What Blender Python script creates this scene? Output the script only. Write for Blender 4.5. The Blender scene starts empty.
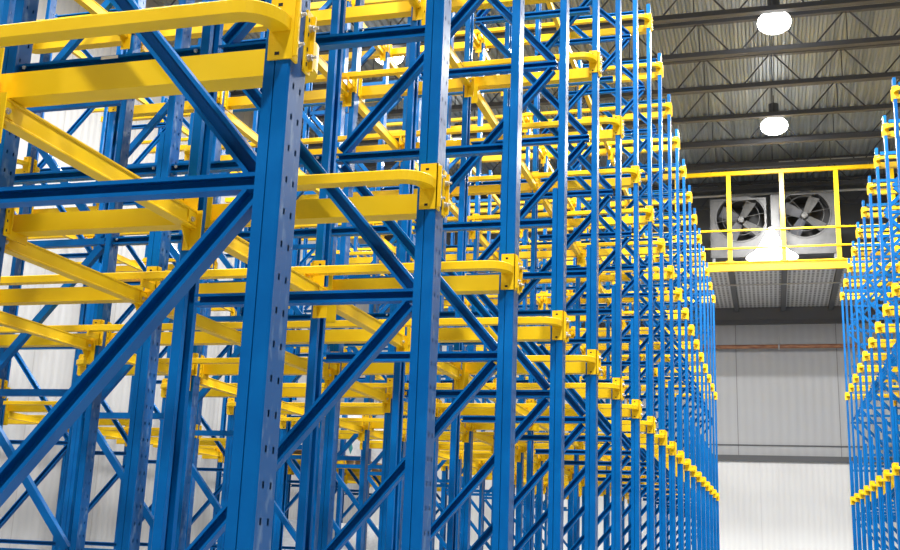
import bpy, math, random
from mathutils import Matrix, Vector
random.seed(7)
C = bpy.context.scene.collection
SC = bpy.context.scene
Z0 = 1.6                      # eye height above the floor
Y1, DY = 2.676, 1.45          # centre line of the first upright frame, lane pitch
HT = 6.585 + Z0               # top of the uprights
LV = [1.392 + Z0, 3.874 + Z0, 6.36 + Z0]   # the three rail levels
LVN = ['lowest', 'middle', 'top']
ORD = ['zeroth', 'first', 'second', 'third', 'fourth', 'fifth', 'sixth', 'seventh', 'eighth', 'ninth', 'tenth', 'eleventh', 'twelfth',
       'thirteenth', 'fourteenth', 'fifteenth', 'sixteenth', 'seventeenth', 'eighteenth', 'nineteenth', 'twentieth']
def YC(i): return Y1 + (i - 1) * DY

# ------------------------------------------------------------------ materials
def mat(name, col, rough=0.5, metal=0.0, spec=0.5, coat=0.0):
    m = bpy.data.materials.new(name); m.use_nodes = True
    b = m.node_tree.nodes['Principled BSDF']
    b.inputs['Base Color'].default_value = (*col, 1); b.inputs['Roughness'].default_value = rough
    b.inputs['Metallic'].default_value = metal; b.inputs['Specular IOR Level'].default_value = spec
    b.inputs['Coat Weight'].default_value = coat; b.inputs['Coat Roughness'].default_value = 0.15
    return m
def noisy(m, c1, c2, scale, lo=0.4, hi=0.6, stretch=(1, 1, 1), rough=None, bump=0.0):
    nt = m.node_tree; N = nt.nodes; L = nt.links; b = N['Principled BSDF']
    tc = N.new('ShaderNodeTexCoord'); mp = N.new('ShaderNodeMapping'); mp.inputs['Scale'].default_value = stretch
    nz = N.new('ShaderNodeTexNoise'); nz.inputs['Scale'].default_value = scale; nz.inputs['Detail'].default_value = 4
    cr = N.new('ShaderNodeValToRGB')
    cr.color_ramp.elements[0].position = lo; cr.color_ramp.elements[0].color = (*c1, 1)
    cr.color_ramp.elements[1].position = hi; cr.color_ramp.elements[1].color = (*c2, 1)
    L.new(tc.outputs['Object'], mp.inputs['Vector']); L.new(mp.outputs['Vector'], nz.inputs['Vector'])
    L.new(nz.outputs['Fac'], cr.inputs['Fac']); L.new(cr.outputs['Color'], b.inputs['Base Color'])
    if rough:
        mr = N.new('ShaderNodeMapRange'); mr.inputs['To Min'].default_value = rough[0]; mr.inputs['To Max'].default_value = rough[1]
        L.new(nz.outputs['Fac'], mr.inputs['Value']); L.new(mr.outputs['Result'], b.inputs['Roughness'])
    if bump:
        bp = N.new('ShaderNodeBump'); bp.inputs['Strength'].default_value = bump; bp.inputs['Distance'].default_value = 0.002
        L.new(nz.outputs['Fac'], bp.inputs['Height']); L.new(bp.outputs['Normal'], b.inputs['Normal'])
    return m
BLUE = noisy(mat('blue_paint', (0.0, 0.12, 0.37), 0.32, spec=.14), (0.0, 0.098, 0.335), (0.0, 0.130, 0.41), 6, .3, .7, rough=(.26, .42))
FACE = noisy(mat('worn_blue_paint', (0.03, 0.12, 0.32), 0.3, spec=.35, coat=0.08), (0.006, 0.082, 0.27), (0.13, 0.215, 0.37), 22, .54, .74, (1, 1, .45), rough=(.22, .5))
YEL = noisy(mat('yellow_paint', (0.86, 0.56, 0.012), 0.38, spec=.28), (0.80, 0.49, 0.004), (0.88, 0.56, 0.008), 5, .3, .7, rough=(.32, .46))
ZINC = mat('zinc', (0.62, 0.63, 0.64), 0.3, 0.9)
DARK = mat('dark_gap', (0.01, 0.012, 0.016), 0.9)
STEEL = mat('roof_steel', (0.065, 0.07, 0.085), 0.55)
STICK = mat('sticker', (0.75, 0.72, 0.62), 0.6)
GALV = noisy(mat('galvanised_sheet', (0.42, 0.43, 0.45), 0.45, 0.0), (0.035, 0.036, 0.039), (0.06, 0.061, 0.065), 3, .35, .65)
FANIN = mat('fan_interior', (0.018, 0.019, 0.022), 0.7)
BLADE = mat('fan_blade', (0.10, 0.10, 0.10), 0.45)
WIRE = mat('fan_wire', (0.07, 0.07, 0.072), 0.5)
COPPER = noisy(mat('rusty_pipe', (0.35, 0.13, 0.06), 0.45), (0.22, 0.075, 0.035), (0.5, 0.24, 0.12), 4, .35, .65, (1, 8, 8))
CONDUIT = mat('conduit', (0.5, 0.5, 0.5), 0.4)
WOOD = noisy(mat('pallet_wood', (0.36, 0.22, 0.10), 0.8), (0.27, 0.16, 0.07), (0.45, 0.30, 0.15), 5, .3, .7, (1, 6, 6))
WRAP = noisy(mat('white_wrap', (0.78, 0.79, 0.80), 0.35), (0.72, 0.73, 0.75), (0.85, 0.86, 0.87), 7, .35, .65, (1, 1, 3), bump=.5)
PAPER = mat('label_paper', (0.82, 0.84, 0.85), 0.6)
TEAL = mat('label_diamond', (0.03, 0.30, 0.32), 0.6)
INK = mat('label_ink', (0.12, 0.12, 0.13), 0.7)
FLOORM = noisy(mat('concrete', (0.42, 0.42, 0.41), 0.35), (0.25, 0.25, 0.25), (0.33, 0.33, 0.325), 0.7, .3, .7, rough=(.25, .5))
GREYTRIM = mat('grey_trim', (0.10, 0.105, 0.115), 0.5)
LEDGER = mat('grey_steel_beam', (0.12, 0.125, 0.135), 0.55)
def emit(name, col, s):
    m = bpy.data.materials.new(name); m.use_nodes = True; nt = m.node_tree
    b = nt.nodes['Principled BSDF']; b.inputs['Base Color'].default_value = (*col, 1)
    b.inputs['Emission Color'].default_value = (*col, 1); b.inputs['Emission Strength'].default_value = s
    return m
LAMP = emit('lamp_glow', (1.0, 0.99, 0.96), 13)
GLARE = emit('panel_glare', (1.0, 0.98, 0.94), 2.2)  # glow in place of light reflected by the fan panels
def panel_mat(name, axis, base, seam, pitch, rib, var=0.03, off=99.51):
    """insulated wall panel: fine vertical micro-ribs, a dark seam every <pitch> metres"""
    m = mat(name, base, 0.5); nt = m.node_tree; N = nt.nodes; L = nt.links; b = N['Principled BSDF']
    tc = N.new('ShaderNodeTexCoord'); sp = N.new('ShaderNodeSeparateXYZ'); L.new(tc.outputs['Object'], sp.inputs[0])
    def math_(op, a, v):
        n = N.new('ShaderNodeMath'); n.operation = op
        L.new(a, n.inputs[0])
        if v is not None: n.inputs[1].default_value = v
        return n.outputs[0]
    src = sp.outputs[axis]
    fr = math_('FRACT', math_('MULTIPLY', math_('ADD', src, off), 1 / pitch), None)
    sm = math_('LESS_THAN', fr, 0.022 / pitch)
    rb = math_('SINE', math_('MULTIPLY', src, 2 * math.pi / rib), None)
    rb2 = math_('MULTIPLY', math_('ADD', rb, 1.0), 0.5 * var)
    mx = N.new('ShaderNodeMix'); mx.data_type = 'RGBA'; mx.inputs['A'].default_value = (*base, 1); mx.inputs['B'].default_value = (base[0] * .8, base[1] * .8, base[2] * .82, 1)
    L.new(math_('MULTIPLY', rb2, 8.0), mx.inputs['Factor'])
    m2 = N.new('ShaderNodeMix'); m2.data_type = 'RGBA'; m2.inputs['B'].default_value = (*seam, 1)
    L.new(sm, m2.inputs['Factor']); L.new(mx.outputs['Result'], m2.inputs['A'])
    L.new(m2.outputs['Result'], b.inputs['Base Color'])
    bp = N.new('ShaderNodeBump'); bp.inputs['Strength'].default_value = 0.4; bp.inputs['Distance'].default_value = 0.01
    L.new(rb, bp.inputs['Height']); L.new(bp.outputs['Normal'], b.inputs['Normal'])
    return m
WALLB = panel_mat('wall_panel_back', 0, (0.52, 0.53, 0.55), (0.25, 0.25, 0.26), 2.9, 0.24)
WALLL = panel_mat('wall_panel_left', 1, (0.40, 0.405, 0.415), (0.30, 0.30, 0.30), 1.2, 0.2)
DOORM = panel_mat('lower_panel', 0, (0.88, 0.885, 0.89), (0.76, 0.76, 0.77), 3.1, 0.16)
DECKM = noisy(mat('roof_deck', (0.26, 0.26, 0.24), 0.42, 0.25), (0.19, 0.225, 0.27), (0.35, 0.39, 0.42), 0.9, .3, .7, (3, .15, 1))
def grating():
    m = mat('grating', (0.3, 0.31, 0.32), 0.5, 0.3); nt = m.node_tree; N = nt.nodes; L = nt.links; b = N['Principled BSDF']
    tc = N.new('ShaderNodeTexCoord'); br = N.new('ShaderNodeTexBrick'); br.inputs['Scale'].default_value = 1
    br.offset = 0; br.inputs['Brick Width'].default_value = 0.12; br.inputs['Row Height'].default_value = 0.3; br.inputs['Mortar Size'].default_value = 0.03
    br.inputs['Color1'].default_value = (.30, .305, .31, 1); br.inputs['Color2'].default_value = (.42, .425, .43, 1); br.inputs['Mortar'].default_value = (.8, .81, .82, 1)
    L.new(tc.outputs['Object'], br.inputs['Vector']); L.new(br.outputs['Color'], b.inputs['Base Color'])
    return m
GRATE = grating()

# ------------------------------------------------------------------ mesh helpers
class MB:
    def __init__(s): s.v = []; s.f = []; s.m = []; s.mats = []
    def mi(s, m):
        if m not in s.mats: s.mats.append(m)
        return s.mats.index(m)
    def add(s, vs, fs, m):
        o = len(s.v); s.v += [tuple(p) for p in vs]; k = s.mi(m)
        for f in fs: s.f.append([o + i for i in f]); s.m.append(k)
    def box(s, a, b, m):
        (x0, y0, z0), (x1, y1, z1) = [min(p, q) for p, q in zip(a, b)], [max(p, q) for p, q in zip(a, b)]
        s.add([(x0, y0, z0), (x1, y0, z0), (x1, y1, z0), (x0, y1, z0), (x0, y0, z1), (x1, y0, z1), (x1, y1, z1), (x0, y1, z1)],
              [(0, 3, 2, 1), (4, 5, 6, 7), (0, 1, 5, 4), (1, 2, 6, 5), (2, 3, 7, 6), (3, 0, 4, 7)], m)
    def prism(s, poly, p0, p1, u, w, m, mat4=None):
        """extrude a closed outline (pairs along u, w) from p0 to p1"""
        p0, p1, u, w = Vector(p0), Vector(p1), Vector(u), Vector(w); n = len(poly)
        vs = [p0 + u * a + w * b for a, b in poly] + [p1 + u * a + w * b for a, b in poly]
        fs = [(i, (i + 1) % n, n + (i + 1) % n, n + i) for i in range(n)] + [tuple(range(n))[::-1], tuple(range(n, 2 * n))]
        s.add(vs, fs, m)
    def cyl(s, p0, p1, r, m, n=12, r1=None):
        p0, p1 = Vector(p0), Vector(p1); d = (p1 - p0).normalized()
        u = d.orthogonal().normalized(); w = d.cross(u)
        r1 = r if r1 is None else r1
        vs = [p0 + (u * math.cos(t) + w * math.sin(t)) * r for t in [2 * math.pi * k / n for k in range(n)]]
        vs += [p1 + (u * math.cos(t) + w * math.sin(t)) * r1 for t in [2 * math.pi * k / n for k in range(n)]]
        s.add(vs, [(i, (i + 1) % n, n + (i + 1) % n, n + i) for i in range(n)] + [tuple(range(n))[::-1], tuple(range(n, 2 * n))], m)
    def ring(s, c, ax, R, r, m, n=40, k=8):
        c = Vector(c); ax = Vector(ax).normalized(); u = ax.orthogonal().normalized(); w = ax.cross(u); vs = []
        for i in range(n):
            t = 2 * math.pi * i / n; e = u * math.cos(t) + w * math.sin(t)
            for j in range(k):
                q = 2 * math.pi * j / k; vs.append(c + e * (R + r * math.cos(q)) + ax * r * math.sin(q))
        s.add(vs, [(i * k + j, i * k + (j + 1) % k, ((i + 1) % n) * k + (j + 1) % k, ((i + 1) % n) * k + j) for i in range(n) for j in range(k)], m)
    def sweep(s, path, prof, m):
        """path: [(x, y)], prof: closed [(offset to the left of travel, z)]"""
        n = len(path); k = len(prof); vs = []
        for i, p in enumerate(path):
            a = Vector(path[max(i - 1, 0)]); b = Vector(path[min(i + 1, n - 1)]); t = (b - a).normalized(); nn = Vector((-t.y, t.x))
            for o, z in prof: q = Vector(p) + nn * o; vs.append((q.x, q.y, z))
        fs = [(i * k + j, i * k + (j + 1) % k, (i + 1) * k + (j + 1) % k, (i + 1) * k + j) for i in range(n - 1) for j in range(k)]
        fs += [tuple(range(k))[::-1], tuple((n - 1) * k + j for j in range(k))]
        s.add(vs, fs, m)
    def mesh(s, name):
        me = bpy.data.meshes.new(name); me.from_pydata(s.v, [], s.f)
        for m in s.mats: me.materials.append(m)
        me.polygons.foreach_set('material_index', s.m)
        import bmesh
        bm = bmesh.new(); bm.from_mesh(me); bmesh.ops.recalc_face_normals(bm, faces=bm.faces); bm.to_mesh(me); bm.free()
        return me
def obj(name, me, parent=None, loc=(0, 0, 0), rz=0.0):
    if isinstance(me, MB): me = me.mesh(name)
    o = bpy.data.objects.new(name, me); C.objects.link(o)
    o.location = loc; o.rotation_euler = (0, 0, rz)
    if parent is not None: o.parent = parent
    return o
def tag(o, label, cat, group=None):
    o['label'] = label; o['category'] = cat; o['kind'] = 'thing'
    if group: o['group'] = group
    return o
def thing(name, label, cat, loc, rz=0.0, group=None):
    o = bpy.data.objects.new(name, None); C.objects.link(o); o.empty_display_size = .2
    o.location = loc; o.rotation_euler = (0, 0, rz)
    return tag(o, label, cat, group)
def struct(name, b): o = obj(name, b); o['kind'] = 'structure'; return o
def dup(root, loc, rz, label, group=None, skip=()):
    r = root.copy(); C.objects.link(r); r.location = loc; r.rotation_euler = (0, 0, rz); r['label'] = label
    if group: r['group'] = group
    for ch in list(root.children):
        c = ch.copy(); C.objects.link(c); c.parent = r
        if rz and ch.data in SWAP: c.data = SWAP[ch.data]      # a turned frame carries its arms the other way round
        for g in list(ch.children):
            if g.name.split('.')[0] in skip: continue
            d = g.copy(); C.objects.link(d); d.parent = c
    return r

# ------------------------------------------------------------------ rack pieces
PW = 0.117; H2 = PW / 2; PD = 0.045          # upright: face width, depth of the section
def post_mesh(h=HT):
    """omega section, perforated outer face in the plane x = 0, open towards -x"""
    b = MB(); t = 0.004
    ys = [-H2 + .006, -.0285, -.0175, .0175, .0285, H2 - .006]
    zs = [0.0]; holes = []
    k = 0
    while .06 + k * .092 + .018 < h - .01:
        zs += [.06 + k * .092, .06 + k * .092 + .018]; holes.append(len(zs) - 2); k += 1
    zs.append(h)
    for x in (0.0, -t):
        vs = [(x, y, z) for z in zs for y in ys]; fs = []
        for r in range(len(zs) - 1):
            for c in range(5):
                if c in (1, 3) and r in holes: continue
                a = r * 6 + c; fs.append((a, a + 1, a + 7, a + 6))
        b.add(vs, fs, FACE)
    for s in (-1, 1):                         # chamfer, side wall with a shallow step, return lip
        poly = [(0, s * (H2 - .006)), (-.005, s * H2), (-PD + .002, s * H2), (-PD, s * (H2 - .002)), (-PD, s * .027), (-PD + t, s * .027),
                (-PD + t, s * (H2 - t)), (-.007, s * (H2 - t)), (-t, s * (H2 - .009))]
        b.prism(poly, (0, 0, 0), (0, 0, h), (1, 0, 0), (0, 1, 0), BLUE)
    b.box((-PD - .002, -H2 - .02, 0), (.02, H2 + .02, .008), BLUE)
    return b.mesh('post')
def stiff_mesh():
    b = MB(); h = 2.322 + Z0; t = .004
    out = [(-.0475, -H2 + .001), (-.0475, H2 - .001), (-.079, H2 - .001), (-.079, .03), (-.075, .03), (-.075, H2 - .005), (-.0515, H2 - .005), (-.0515, -H2 + .005), (-.075, -H2 + .005), (-.075, -.03), (-.079, -.03), (-.079, -H2 + .001)]
    b.prism(out, (0, 0, 0.009), (0, 0, h), (1, 0, 0), (0, 1, 0), BLUE)
    return b.mesh('stiffener')
def channel(b, p0, p1, up, side, h=.05, d=.050, t=.004, m=BLUE, lip=.012):
    """C channel from p0 to p1, web on the +side, lips on the -side"""
    a, e = h / 2, d / 2
    poly = [(-a, -e), (-a, e), (a, e), (a, -e), (a - lip, -e), (a - lip, -e + t), (a - t, -e + t), (a - t, e - t), (-a + t, e - t), (-a + t, -e + t), (-a + lip, -e + t), (-a + lip, -e)]
    b.prism(poly, p0, p1, up, side, m)
WID = 1.135                                   # frame depth, outer face to outer face
NA = [z + Z0 for z in (-1.33, .955, 3.235, 5.49)]
NB = [z + Z0 for z in (-.19, 2.10, 4.37, 6.50)]
XA, XB = -.055, -WID + .055
def hor_mesh():
    b = MB(); channel(b, (XA - .02, 0, 0), (XB + .02, 0, 0), (0, 0, 1), (0, 1, 0)); return b.mesh('horizontal_brace')
def diag_mesh(dz):
    b = MB(); p0, p1 = Vector((XA - .03, -.001, 0)), Vector((XB + .03, -.001, dz)); d = (p1 - p0).normalized(); up = Vector((0, 1, 0)).cross(d)
    channel(b, p0 + d * .03, p1 - d * .03, up, (0, 1, 0), h=.056, d=.048); return b.mesh('diagonal_brace')
def bracket_mesh(kind, swap=1):
    """clip wrapped round the upright; kind 'end' closes on a curved rail, 'inner' carries arms under passing rails"""
    b = MB(); t = .006; e = H2
    hz = .096
    for s in (-1, 1):
        # side plate, upper ear narrower like in the photo
        b.box((.006, s * (e + .0005), -hz), (-.068, s * (e + t), hz), YEL)
        b.box((.0005, s * (e + t), -hz), (.0075, s * (e - .034), hz), YEL)
        b.box((.0075, s * (e + .002), -hz + .01), (.020, s * (e - .006), hz - .01), YEL)
        for k in range(4):                    # slots in the face strip
            z = -.07 + k * .046; b.box((.0075, s * (e - .026), z - .006), (.0079, s * (e - .018), z + .006), DARK)
        for z in (-.078, .072): b.box((-.046, s * (e + t), z - .005), (-.032, s * (e + t + .0006), z + .005), DARK)
        if kind == 'end':                     # fillet where the rail end runs in
            b.prism([(-.045, -.03), (-.045, .035), (0, .035), (0, .05), (-.055, .05), (-.06, -.05), (-.05, -.05)], (0, s * (e + t), 0), (0, s * (e + t + .0005), 0), (1, 0, 0), (0, 0, 1), YEL)
    if kind == 'inner':
        for s, zt in ((-1 * swap, -.013), (1 * swap, -.058)):
            b.prism([(-.012, zt), (.0, zt), (.0, zt - .04), (-.012, zt - .04)], (0, s * (e + t), 0), (0, s * .205, 0), (1, 0, 0), (0, 0, 1), YEL)
    return b.mesh('rail_bracket')
def bolt_mesh():
    b = MB(); b.cyl((.0076, 0, 0), (.0105, 0, 0), .012, ZINC, 12); b.cyl((.0105, 0, 0), (.021, 0, 0), .0095, ZINC, 6); b.cyl((.021, 0, 0), (.034, 0, 0), .005, ZINC, 8)
    return b.mesh('bolt')
POST, STIFF, HOR = post_mesh(), stiff_mesh(), hor_mesh()
BRE, BRI, BRS, BOLT = bracket_mesh('end'), bracket_mesh('inner'), bracket_mesh('inner', -1), bolt_mesh()
SWAP = {BRI: BRS, BRS: BRI}
def build_frame(label):
    t = thing('rack_upright', label, 'rack upright', (0, 0, 0), 0, 'braced rack uprights')
    obj('post', POST, t); obj('post', POST, t, (-WID, 0, 0), math.pi); obj('stiffener', STIFF, t)
    for z in NA + NB: obj('horizontal_brace', HOR, t, (0, 0, z))
    for k in range(4):
        obj('diagonal_brace', diag_mesh(NB[k] - NA[k] - .03), t, (0, 0, NA[k] + .015))
        if k < 3: obj('diagonal_brace', diag_mesh(NB[k] - NA[k + 1] + .03), t, (0, 0, NA[k + 1] - .015))
    for z in LV:
        e = obj('rail_bracket', BRE, t, (0, 0, z)); obj('rail_bracket', BRS, t, (-WID, 0, z), math.pi)
        for y in (-.0455, .0455):
            for dz in (-.047, .045): obj('bolt', BOLT, e, (0, y, dz))
    return t
FR = build_frame('blue braced rack upright at the aisle edge, first from the camera, left rack')
def build_single(label):
    t = thing('rack_post', label, 'rack post', (0, 0, 0), 0, 'single rack posts')
    obj('column', POST, t); obj('stiffener', STIFF, t)
    for z in LV: obj('rail_bracket', BRI, t, (0, 0, z))
    return t
SP = build_single('blue single rack post halfway into the left rack, first from the camera')

def arc_path(x_end, y_off, r, sx, n=9):
    """last stretch of a rail: a quarter turn from the straight (offset y_off) to the clip; sx = +1 when the end points to +x"""
    s = 1 if y_off > 0 else -1; xe = x_end - sx * (.040 if s > 0 else .034); yt = s * .0657
    pts = [(xe - sx * r, y_off)]
    for k in range(1, n + 1):
        a = math.pi / 2 * k / n; pts.append((xe - sx * r + sx * r * math.sin(a), y_off - s * r * (1 - math.cos(a))))
    pts.append((xe, yt)); return pts
def rail_mesh(xa, xe, side, ends=(True, True)):
    """side -1: the slim lip that faces the camera; +1: the deep web on the far side. xa > xe are the two outer faces"""
    b = MB()
    if side < 0: y, prof, r = -.170, [(-.032, -.012), (-.032, .026), (-.028, .030), (.032, .030), (.032, .022), (.027, -.012)], .085
    else: y, prof, r = .157, [(-.043, -.057), (-.043, .030), (.043, .030), (.043, -.057)], .045
    p1 = arc_path(xa, y, r, 1) if ends[0] else [(xa, y)]
    p0 = arc_path(xe, y, r, -1) if ends[1] else [(xe, y)]
    b.sweep(p0[::-1] + p1, prof, YEL)
    return b.mesh('pallet_rail')
def bar_mesh():
    """channel section cross bar between two frames, grooved web towards +x"""
    b = MB(); L = DY - 2 * (H2 + .0075)
    poly = [(-.025, -.034), (-.025, .045), (.026, .045), (.026, .039), (.022, .036), (.022, -.022), (.030, -.028), (.030, -.034)]
    b.prism(poly, (0, -L / 2 + .006, 0), (0, L / 2 - .006, 0), (1, 0, 0), (0, 0, 1), YEL)
    return b.mesh('web')
def plate_mesh(s):
    b = MB(); L = DY - 2 * (H2 + .0075); y = s * L / 2
    b.box((-.030, y - s * .006, -.125), (.05, y, .048), YEL)
    b.prism([(0, 0), (s * -.075, 0), (0, -.085)], (-.006, y - s * .006, -.0345), (.0, y - s * .006, -.0345), (0, 1, 0), (0, 0, 1), YEL)
    b.box((.0222, y - s * .006, -.020), (.026, y - s * .075, .034), YEL)
    return b.mesh('end_plate')
def barbolt_mesh():
    b = MB(); b.cyl((.0262, 0, 0), (.032, 0, 0), .011, ZINC, 10); b.cyl((.032, 0, 0), (.039, 0, 0), .007, ZINC, 6); return b.mesh('bolt')
BARW, PLA, PLB, BBOLT = bar_mesh(), plate_mesh(-1), plate_mesh(1), barbolt_mesh()
def build_bar(label):
    t = thing('cross_bar', label, 'cross bar', (0, 0, 0), 0, 'yellow cross bars between frames')
    obj('web', BARW, t)
    for s, m in ((-1, PLA), (1, PLB)):
        p = obj('end_plate', m, t); obj('bolt', BBOLT, p, (0, s * (DY / 2 - H2 - .05), 0))
    return t
CB = build_bar('yellow cross bar')
def spacer_mesh(L):
    b = MB(); channel(b, (-.001, 0, 0), (-L + .001, 0, 0), (0, 0, 1), (0, 1, 0), h=.055); return b.mesh('bar')
def sbolt_mesh():
    b = MB(); b.cyl((0, -.0255, 0), (0, -.032, 0), .010, ZINC, 6); b.cyl((0, -.032, 0), (0, -.040, 0), .005, ZINC, 8); return b.mesh('bolt')
SBOLT = sbolt_mesh()
def build_spacer(L, label):
    t = thing('spacer_bar', label, 'spacer bar', (0, 0, 0), 0, 'blue spacer bars between rack posts')
    obj('bar', spacer_mesh(L), t); obj('bolt', SBOLT, t, (-.035, 0, .006)); obj('bolt', SBOLT, t, (-L + .035, 0, .006))
    if L > 1.1:
        pass
    return t

# ------------------------------------------------------------------ the rack blocks
XL, XC, XE = -1.236, -3.35, -5.79             # left rack: aisle face, middle post face, rear face
SPZ = [2.10 + Z0, 4.37 + Z0]
L1s, L2s = (XL - WID) - XC, (XC - .081) - (XE + WID)
used = {}
def place(key, proto, loc, rz, label, group=None, skip=()):
    if key not in used:
        used[key] = 1; proto.location = loc; proto.rotation_euler = (0, 0, rz); proto['label'] = label
        if group: proto['group'] = group
        return proto
    return dup(proto, loc, rz, label, group, skip)
S1 = build_spacer(L1s, 'x'); S2 = build_spacer(L2s, 'x')
RL = {s: rail_mesh(XL, XE, s) for s in (-1, 1)}
SIDE = {-1: 'near', 1: 'far'}
for i in range(1, 20):
    y = YC(i); sk = ('bolt',) if i > 8 else ()
    place('fr', FR, (XL, y, 0), 0, f'blue braced rack upright at the aisle edge, {ORD[i]} from the camera, left rack', skip=sk)
    dup(FR, (XE, y, 0), math.pi, f'blue braced rack upright at the rear edge, {ORD[i]} from the camera, left rack', skip=('bolt',))
    place('sp', SP, (XC, y, 0), 0, f'blue single rack post halfway into the left rack, {ORD[i]} from the camera')
    for k, z in enumerate(SPZ):
        nm = ('lower', 'upper')[k]
        o = place('s1', S1, (XL - WID, y, z), 0, f'blue {nm} spacer bar before the middle post, {ORD[i]} frame line from camera, left rack')
        if i == 2 and k == 0:
            b = MB(); b.box((-.53, -.0252, .010), (-.44, -.0262, .025), STICK); st = obj('sticker', b, o); st['label'] = 'small pale sticker'
        place('s2', S2, (XC - .081, y, z), 0, f'blue {nm} spacer bar behind the middle post, {ORD[i]} frame line from camera, left rack')
    for k, z in enumerate(LV):
        for s in (-1, 1):
            o = obj('pallet_rail', RL[s], None, (0, y, z))
            tag(o, f'yellow pallet rail, {LVN[k]} level, {SIDE[s]} side of {ORD[i]} frame from camera, left rack', 'pallet rail', 'pallet rails of the left rack')
    if i < 19:
        for x, ln in ((XL - WID + .048, 'front'), (XC - .070, 'middle'), (XE + WID - .070, 'rear')):
            for k, z in enumerate(LV):
                place('cb', CB, (x, y + DY / 2, z - .105), 0, f'yellow cross bar, {LVN[k]} level, {ln} line, just past {ORD[i]} frame, left rack',
                      'cross bars of the left rack', skip=('bolt',) if i > 7 else ())
# the rack across the aisle on the right
XR = 1.812
XRC = XR + WID + L1s
RR = {s: rail_mesh(-XR, -(XR + 3.6), s, (True, False)) for s in (-1, 1)}
for i in range(10, 20):
    y = YC(i); n = ORD[20 - i]
    dup(FR, (XR, y, 0), math.pi, f'blue braced rack upright facing the aisle, {n} from the back wall, right rack', skip=('bolt',))
    dup(SP, (XRC, y, 0), math.pi, f'blue single rack post deep in the right rack, {n} from the back wall')
    for k, z in enumerate(SPZ):
        dup(S1, (XR + WID, y, z), math.pi, f'blue {("lower", "upper")[k]} spacer bar, {n} frame line from the back wall, right rack')
    for k, z in enumerate(LV):
        for s in (-1, 1):                     # turned half round, so the slim rail swaps sides with the deep one
            me = RR[s]
            o = obj('pallet_rail', me, None, (0, y, z)); o.scale = (-1, 1, 1)
            tag(o, f'yellow pallet rail, {LVN[k]} level, {SIDE[s]} side, {n} frame from back wall, right rack', 'pallet rail', 'pallet rails of the right rack')
    if i < 19:
        for x, ln in ((XR + WID - .048, 'front'), (XRC + .070, 'middle')):
            for k, z in enumerate(LV):
                dup(CB, (x, y + DY / 2, z - .105), math.pi, f'yellow cross bar, {LVN[k]} level, {ln} line, before {ORD[19 - i]} frame from back wall, right rack',
                    'cross bars of the right rack', skip=('bolt',))
# the rack beyond the far aisle, seen through the left rack
XF = -7.75
RF = {s: rail_mesh(XF, XF - 2.3, s, (True, False)) for s in (-1, 1)}
for i in range(5, 20):
    y = YC(i); n = ORD[20 - i]
    dup(FR, (XF, y, 0), 0, f'blue braced rack upright, {n} from the back wall, rack beyond the far aisle', skip=('bolt',))
    for k, z in enumerate(LV):
        for s in (-1, 1):
            o = obj('pallet_rail', RF[s], None, (0, y, z))
            tag(o, f'yellow pallet rail, {LVN[k]} level, {SIDE[s]} side, {n} frame from back wall, far rack', 'pallet rail', 'pallet rails of the far rack')
    if i < 19:
        for k, z in enumerate(LV):
            dup(CB, (XF - WID + .048, y + DY / 2, z - .105), 0, f'yellow cross bar, {LVN[k]} level, before {ORD[19 - i]} frame from back wall, far rack',
                'cross bars of the far rack', skip=('bolt',))

# ------------------------------------------------------------------ wrapped loads stored in the far rack
def load(x, y, z, h, label, lbl):
    t = thing('wrapped_pallet_load', label, 'pallet load', (x, y, z), 0, 'white wrapped pallet loads')
    p = MB()
    for k in range(7): p.box((-.6 + k * .18, -.575, .122), (-.6 + k * .18 + .11, .575, .144), WOOD)
    for yy in (-.575, -.05, .475): p.box((-.6, yy, .1), (.59, yy + .1, .122), WOOD)
    for xx in (-.6, -.07, .44):
        for yy in (-.575, -.05, .475): p.box((xx, yy, .022), (xx + .15, yy + .1, .1), WOOD)
    for yy in (-.575, -.05, .475): p.box((-.6, yy, 0), (.59, yy + .1, .022), WOOD)
    obj('pallet', p, t)
    w = MB(); r = .05; n = 5; prof = []
    for cx, cy, a0 in ((.57 - r, .55 - r, 0), (-.57 + r, .55 - r, 1), (-.57 + r, -.55 + r, 2), (.57 - r, -.55 + r, 3)):
        for k in range(n + 1):
            a = (a0 + k / n) * math.pi / 2; prof.append((cx + r * math.cos(a), cy + r * math.sin(a)))
    w.prism(prof, (0, 0, .145), (0, 0, .145 + h), (1, 0, 0), (0, 1, 0), WRAP)
    o = obj('wrapped_goods', w, t)
    if lbl:
        l = MB(); l.box((.5705, -.42, .165), (.573, -.02, .545), PAPER)
        zc = .315
        l.prism([(0, -.13), (.13, 0), (0, .13), (-.13, 0)], (.573, -.22, zc), (.5738, -.22, zc), (0, 1, 0), (0, 0, 1), TEAL)
        for k in range(4): l.box((.573, -.38, zc + .15 + k * .02), (.5738, -.06 - .05 * (k % 2), zc + .158 + k * .02), INK)
        obj('hazard_label', l, o)
    return t
for q, i in enumerate((12, 13, 14, 15)):
    yy = (YC(i) + YC(i + 1)) / 2 - .02
    load(XF - .64, yy, LV[0] + .0305, .86, f'white wrapped pallet load on the far rack rails, {("nearest", "second", "third", "farthest")[q]} of four' + (', diamond label' if q == 1 else ''), q == 1)
    load(XF - .64, yy, 0.0, 1.75, f'tall white wrapped pallet load on the floor under far rack, {("nearest", "second", "third", "farthest")[q]} of four', False)

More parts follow.
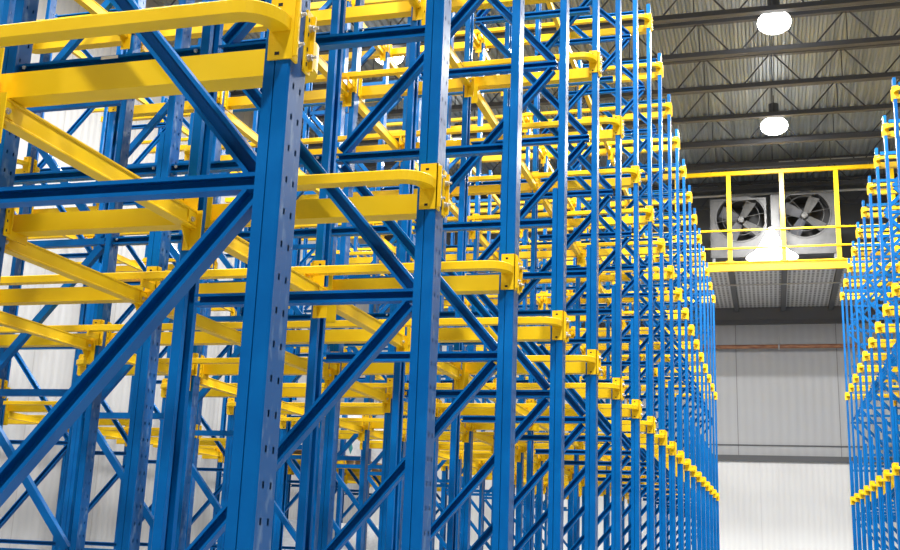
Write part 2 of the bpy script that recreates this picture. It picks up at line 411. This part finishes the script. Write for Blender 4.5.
# ------------------------------------------------------------------ the building
WX, RX, WY = -12.6, 9.0, 35.0
ZD = 11.25 + Z0; ZB = 10.4 + Z0
f = MB(); f.box((WX - .2, -30, -.2), (30, WY + .2, 0), FLOORM); struct('floor', f)
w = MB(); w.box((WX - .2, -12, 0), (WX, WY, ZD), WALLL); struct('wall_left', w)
w = MB(); w.box((WX, WY, 0), (RX, WY + .2, ZD), WALLB); struct('wall_back', w)
d = MB(); d.box((WX + .02, WY - .06, 0.0), (RX - .02, WY - .002, 2.76 + Z0), DOORM); struct('trim_1', d)
d = MB(); d.box((WX + .02, WY - .16, 2.76 + Z0), (RX - .02, WY - .002, 2.93 + Z0), GREYTRIM); struct('trim_2', d)
d = MB(); d.box((WX + .02, WY - .03, 3.22 + Z0), (RX - .02, WY - .002, 3.255 + Z0), GREYTRIM); struct('trim_3', d)
d = MB(); d.box((WX + .02, WY - .14, 6.90 + Z0), (RX - .02, WY - .002, 7.03 + Z0), GREYTRIM); struct('trim_4', d)  # thin dark grey strip across the wall below the platform
c = MB(); pit = .17; x = WX - .1; prof = []
while x < RX + .1:
    prof += [(x, 0), (x + .06, 0), (x + .085, .05), (x + .145, .05)]; x += pit
n = len(prof)
c.add([(a, -12, ZD + b) for a, b in prof] + [(a, WY + .2, ZD + b) for a, b in prof] + [(a, -12, ZD + b + .012) for a, b in prof] + [(a, WY + .2, ZD + b + .012) for a, b in prof],
      [(k, k + 1, n + k + 1, n + k) for k in range(n - 1)] + [(2 * n + k, 2 * n + k + 1, 3 * n + k + 1, 3 * n + k) for k in range(n - 1)], DECKM)
struct('ceiling', c)
d = MB(); d.box((WX + .02, WY - .05, 7.33 + Z0), (RX - .02, WY - .002, ZD - .01), GREYTRIM); struct('trim_5', d)  # dark grey panel covering the wall above the platform
# roof trusses
def truss_parts():
    tc = MB(); tc.box((WX + .02, -.06, -.085), (RX, .06, -.003), STEEL)
    bc = MB(); bc.box((WX + .02, -.075, ZB - ZD - .004), (RX, .075, ZB - ZD + .008), STEEL); bc.box((WX + .02, -.075, ZB - ZD + .008), (RX, -.062, ZB - ZD + .10), STEEL); bc.box((WX + .02, .062, ZB - ZD + .008), (RX, .075, ZB - ZD + .10), STEEL)
    dg = MB(); dg.cyl((0, 0, ZB - ZD + .02), (.62, 0, -.09), .018, STEEL, 8)
    dl = MB(); dl.cyl((0, 0, ZB - ZD + .02), (-.62, 0, -.09), .018, STEEL, 8)
    vt = MB(); vt.cyl((0, 0, ZB - ZD + .02), (0, 0, -.09), .011, STEEL, 8)
    return [q.mesh(nm) for q, nm in ((tc, 'top_chord'), (bc, 'bottom_chord'), (dg, 'web_diagonal'), (dl, 'web_diagonal'), (vt, 'web_vertical'))]
TP = truss_parts()
TY = [17.24 + 1.88 * k for k in range(10)]
for q, y in enumerate(TY):
    t = thing('roof_truss', f'dark steel roof truss under the deck, {ORD[len(TY) - q]} from the back wall', 'roof truss', (0, y, ZD), 0, 'roof trusses')
    obj('top_chord', TP[0], t); obj('bottom_chord', TP[1], t)
    x = -.43 - 1.5 * 8
    while x < RX - .8:
        if x - .7 > WX: obj('web_diagonal', TP[3], t, (x - .06, 0, 0))
        obj('web_diagonal', TP[2], t, (x + .06, 0, 0)); obj('web_vertical', TP[4], t, (x + .75, 0, 0)); x += 1.5

# high bay lamps
def bay_meshes():
    h = MB(); h.cyl((0, 0, .26), (0, 0, .50), .12, GALV, 16); h.cyl((0, 0, .06), (0, 0, .26), .26, GALV, 24, .12)
    l = MB(); gl = [(.26, .06), (.31, 0), (.33, -.08), (.30, -.17), (.21, -.24), (.08, -.27)]
    for (ra, za), (rb, zb) in zip(gl, gl[1:]): l.cyl((0, 0, zb), (0, 0, za), rb, LAMP, 28, ra)
    r = MB(); r.cyl((0, 0, .50), (0, 0, ZD - (10.5 + Z0) - .01), .012, STEEL, 6)
    return h.mesh('housing'), l.mesh('glowing_lens'), r.mesh('hanger_rod')
BAY = bay_meshes()
def bay(x, y, label, power):
    z = 10.5 + Z0
    t = thing('high_bay_lamp', label, 'lamp', (x, y, z), 0, 'round high bay lamps')
    obj('housing', BAY[0], t); obj('glowing_lens', BAY[1], t); obj('hanger_rod', BAY[2], t)
    ld = bpy.data.lights.new('bay_light', 'AREA'); ld.shape = 'DISK'; ld.size = .6; ld.energy = power; ld.color = (1, .985, .95)
    lo = bpy.data.objects.new('bay_light', ld); C.objects.link(lo); lo.parent = t; lo.location = (0, 0, -.30)
    return t
PWR = 1050
for k, y in enumerate((21.2, 27.0, 15.4, 9.6, 3.8, -2.0)):  # last one added behind the camera to light the camera-facing sides
    bay(.36, y + .35, 'bright round high bay lamp over the centre aisle, ' + ('second from back wall', 'nearest the back wall', 'third from back wall', 'fourth from back wall', 'fifth from back wall', 'added fill behind the camera', 'seventh from back wall')[k], PWR)
for k, y in enumerate((21.3, 27.1, 15.5, 9.7, 3.9, -1.9)):  # last one added behind the camera as fill, as over the centre aisle
    bay(-7.78, y + .15, 'bright round high bay lamp over the far left aisle, ' + ('second from back wall', 'nearest the back wall', 'third from back wall', 'fourth from back wall', 'fifth from back wall', 'added fill behind the camera', 'seventh from back wall')[k], PWR * .45)

# service platform with railing, in front of the back wall
PY = 29.6
t = thing('service_platform', 'raised platform with yellow front beam and grating deck, under the two fans', 'platform', (0, PY, 7.31 + Z0))
b = MB(); b.box((-6, 0, -.01), (6.5, .015, .21), YEL); b.box((-6, -.05, .20), (6.5, .06, .222), YEL); b.box((-6, -.05, -.025), (6.5, .06, 0), YEL); obj('front_beam', b, t)
b = MB(); b.box((-6, .065, .10), (6.5, WY - PY - .16, .13), GRATE); obj('grating_deck', b, t)
b = MB(); b.box((-6, WY - PY - .15, -.277), (6.5, WY - PY - .01, .12), LEDGER); obj('wall_ledger', b, t)
jm = MB(); jm.box((-.07, .065, -.03), (.07, WY - PY - .16, -.015), LEDGER); jm.box((-.008, .065, -.015), (.008, WY - PY - .16, .085), LEDGER); jm.box((-.07, .065, .085), (.07, WY - PY - .16, .098), LEDGER); jm = jm.mesh('joist')
for k in range(-4, 5): obj('joist', jm, t, (.52 + 1.358 * k, 0, 0))
t = thing('guard_rail', 'yellow guard rail with tall posts along the platform edge, before the fans', 'guard rail', (0, PY, 7.534 + Z0))
pm = MB(); pm.box((-.055, -.03, 0), (.055, .03, 2.41), YEL); pm.box((-.1, -.04, 0), (.1, .04, .02), YEL); pm = pm.mesh('rail_post')
for k in range(-4, 5): obj('rail_post', pm, t, (.52 + 1.358 * k, 0, 0))
b = MB(); b.box((-6, -.05, 2.411), (6.5, .05, 2.51), YEL); obj('top_rail', b, t)
for z in (.36, .85):
    b = MB(); b.cyl((-6, -.056, z), (6.5, -.056, z), .025, YEL, 10); obj('mid_rail', b, t)
# fans
def fan(x0, x1, z0, z1, cx, cz, label):
    y0 = 31.0; t = thing('fan_unit', label, 'fan', ((x0 + x1) / 2, y0, z0), 0, 'large square fan units')
    ox, oz = cx - (x0 + x1) / 2, cz - z0; R = .66; hw = (x1 - x0) / 2; hh = z1 - z0
    b = MB(); n = 48
    inner = [(ox + R * math.cos(2 * math.pi * k / n), oz + R * math.sin(2 * math.pi * k / n)) for k in range(n)]
    outer = []
    for k in range(n):
        cs, sn = math.cos(2 * math.pi * k / n), math.sin(2 * math.pi * k / n)
        s = min(((hw - ox) if cs > 0 else (hw + ox)) / max(abs(cs), 1e-6), ((hh - oz) if sn > 0 else oz) / max(abs(sn), 1e-6)); outer.append((ox + cs * s, oz + sn * s))
    b.add([(p[0], 0, p[1]) for p in inner] + [(p[0], 0, p[1]) for p in outer], [(k, (k + 1) % n, n + (k + 1) % n, n + k) for k in range(n)], GALV)
    for (xa, xb, za, zb) in ((-hw, -hw + .01, 0, hh), (hw - .01, hw, 0, hh), (-hw, hw, 0, .01), (-hw, hw, hh - .01, hh)): b.box((xa, .001, za), (xb, .9, zb), GALV)
    b.box((-hw + .01, .88, .01), (hw - .01, .9, hh - .01), FANIN)
    for (xa, xb, za, zb) in ((-hw, hw, hh - .05, hh), (-hw, hw, 0, .05), (-hw, -hw + .05, .05, hh - .05), (hw - .05, hw, .05, hh - .05)): b.box((xa, -.012, za), (xb, -.001, zb), GALV)
    obj('cabinet', b, t)
    b = MB(); m = 40
    vs = [(ox + R * math.cos(2 * math.pi * k / m), 0, oz + R * math.sin(2 * math.pi * k / m)) for k in range(m)] + [(ox + R * math.cos(2 * math.pi * k / m), .5, oz + R * math.sin(2 * math.pi * k / m)) for k in range(m)]
    b.add(vs, [(k, (k + 1) % m, m + (k + 1) % m, m + k) for k in range(m)], FANIN); obj('shroud', b, t)
    b = MB(); b.cyl((ox, .12, oz), (ox,   .34, oz), .08, BLADE, 20); obj('hub', b, t)
    for k in range(4):
        a = math.radians(62 + 90 * k - (8 if k == 3 else 0)); ca, sa = math.cos(a), math.sin(a); bl = MB(); vs = []
        for yy in (-.004, .004):
            for r_, wd, tw in ((.11, .09, .7), (.36, .13, .5), (.60, .15, .35)):
                for s in (-1, 1): vs.append((ox + ca * r_ - sa * wd * s, .23 + yy + s * wd * tw, oz + sa * r_ + ca * wd * s))
        bl.add(vs, [(0, 1, 3, 2), (2, 3, 5, 4), (6, 8, 9, 7), (8, 10, 11, 9), (0, 2, 8, 6), (2, 4, 10, 8), (1, 7, 9, 3), (3, 9, 11, 5), (4, 5, 11, 10), (0, 6, 7, 1)], BLADE if k in (0, 3) else STEEL)
        obj('blade', bl, t)
    b = MB()
    for R_ in (.50, .69): b.ring((ox, -.03, oz), (0, 1, 0), R_, .006, WIRE, 40, 6)
    for k in range(3):
        a = math.radians(10 + 60 * k); b.cyl((ox - .69 * math.cos(a), -.03, oz - .69 * math.sin(a)), (ox + .69 * math.cos(a), -.03, oz + .69 * math.sin(a)), .006, WIRE, 6)
    obj('guard', b, t)
    b = MB()
    for xx in (-hw + .08, hw - .08):
        for yy in (.06, .8): b.box((xx - .04, yy - .04, -.0), (xx + .04, yy + .04, -(z0 - (7.441 + Z0))), LEDGER)
    obj('stand', b, t)
fan(-1.40, .115, 8.02 + Z0, 9.72 + Z0, -.57, 9.15 + Z0, 'square galvanised fan unit with dark round opening, left of the pair on platform')
fan(.235, 1.95, 8.06 + Z0, 9.80 + Z0, 1.12, 9.20 + Z0, 'square galvanised fan unit with dark round opening, right of the pair on platform')
# glowing bell shape standing in for glare reflected on the fan panels
t = thing('glare_bell', 'glowing bell shape added for the glare on the panel between the two fans', 'lamp', (.22, 30.3, 7.441 + Z0))
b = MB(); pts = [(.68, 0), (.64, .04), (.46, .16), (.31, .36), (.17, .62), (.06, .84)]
for (r0, z0), (r1, z1) in zip(pts, pts[1:]): b.cyl((0, 0, z0 + .36), (0, 0, z1 + .36), r0, GLARE, 28, r1)
obj('glare_cone', b, t)
b = MB(); b.cyl((0, 0, 0), (0, 0, .36), .05, GLARE, 12); b.cyl((0, 0, 0), (0, 0, .02), .16, STEEL, 16); obj('glare_stem', b, t)
ld = bpy.data.lights.new('glare_fill', 'POINT'); ld.energy = 4; ld.shadow_soft_size = .3  # added fill light that goes with the glare shape
lo = bpy.data.objects.new('glare_fill', ld); C.objects.link(lo); lo.parent = t; lo.location = (0, .1, 1.6)
# pipes
def pipe(name, label, y, z, r, m, x0=-8, x1=7.5, clamps=(), hang=()):
    t = thing(name, label, 'pipe', (0, y, z)); b = MB(); b.cyl((x0, 0, 0), (x1, 0, 0), r, m, 14); obj('tube', b, t)
    for x in clamps:
        b = MB(); b.ring((x, 0, 0), (1, 0, 0), r + .025, .028, ZINC, 20, 6); b.cyl((x, 0, r + .02), (x, 0, .30), .012, ZINC, 8); b.cyl((x, 0, .28), (x, WY - y - .002, .28), .012, ZINC, 8); obj('clamp', b, t)
    for x in hang:
        b = MB(); b.cyl((x, 0, r), (x, 0, ZD - z - .003), .01, STEEL, 6); obj('hanger', b, t)
    return t
pipe('wall_mounted_pipe', 'rusty brown pipe with clamps across the pale back wall', 34.7, 6.17 + Z0, .062, COPPER, clamps=(-4.0, .36, 4.4))
pipe('conduit_pipe', 'thin pale conduit behind the fans, upper of two', 31.4, 10.87 + Z0, .03, CONDUIT, 0.5, 7.5, hang=(1.5, 5.0))
pipe('conduit_pipe', 'thin pale conduit behind the fans, lower of two', 32.6, 10.33 + Z0, .035, CONDUIT, hang=(-5.0, -1.0, 3.0, 6.0))
pipe('conduit_pipe', 'thin pale conduit slung under the grating of the platform', 30.9, 7.21 + Z0, .018, CONDUIT, -5.5, 6)

# ------------------------------------------------------------------ world fill let in where unseen walls are left out, camera
wd = bpy.data.worlds.new('World'); SC.world = wd; wd.use_nodes = True
bg = wd.node_tree.nodes['Background']; bg.inputs['Color'].default_value = (.92, .96, 1.0, 1); bg.inputs['Strength'].default_value = 0.27
P = [1114.116, 0.2453, 0.3054, 0.0434]
fpx, th, yaw, roll = P
cy, sy, c_, s_ = math.cos(yaw), math.sin(yaw), math.cos(th), math.sin(th)
fw = Vector((-sy * c_, cy * c_, s_)); rt = Vector((cy, sy, 0)); up = rt.cross(fw)
r2 = rt * math.cos(roll) + up * math.sin(roll); u2 = -rt * math.sin(roll) + up * math.cos(roll)
cam = bpy.data.cameras.new('Camera'); co = bpy.data.objects.new('Camera', cam); C.objects.link(co)
M = Matrix.Identity(4)
for k in range(3): M[k][0], M[k][1], M[k][2] = r2[k], u2[k], -fw[k]
M[0][3], M[1][3], M[2][3] = .0165, -.0216, Z0 - .002
cam.shift_x = (450 - 424.366) / 900; cam.shift_y = (263.539 - 275) / 900
co.matrix_world = M; cam.sensor_width = 36; cam.lens = fpx * 36 / 900; cam.clip_start = .05; cam.clip_end = 200
SC.camera = co
SC.view_settings.view_transform = 'Standard'; SC.view_settings.look = 'None'; SC.view_settings.gamma = 1; SC.view_settings.use_curve_mapping = False
SC.view_settings.exposure = 0.35
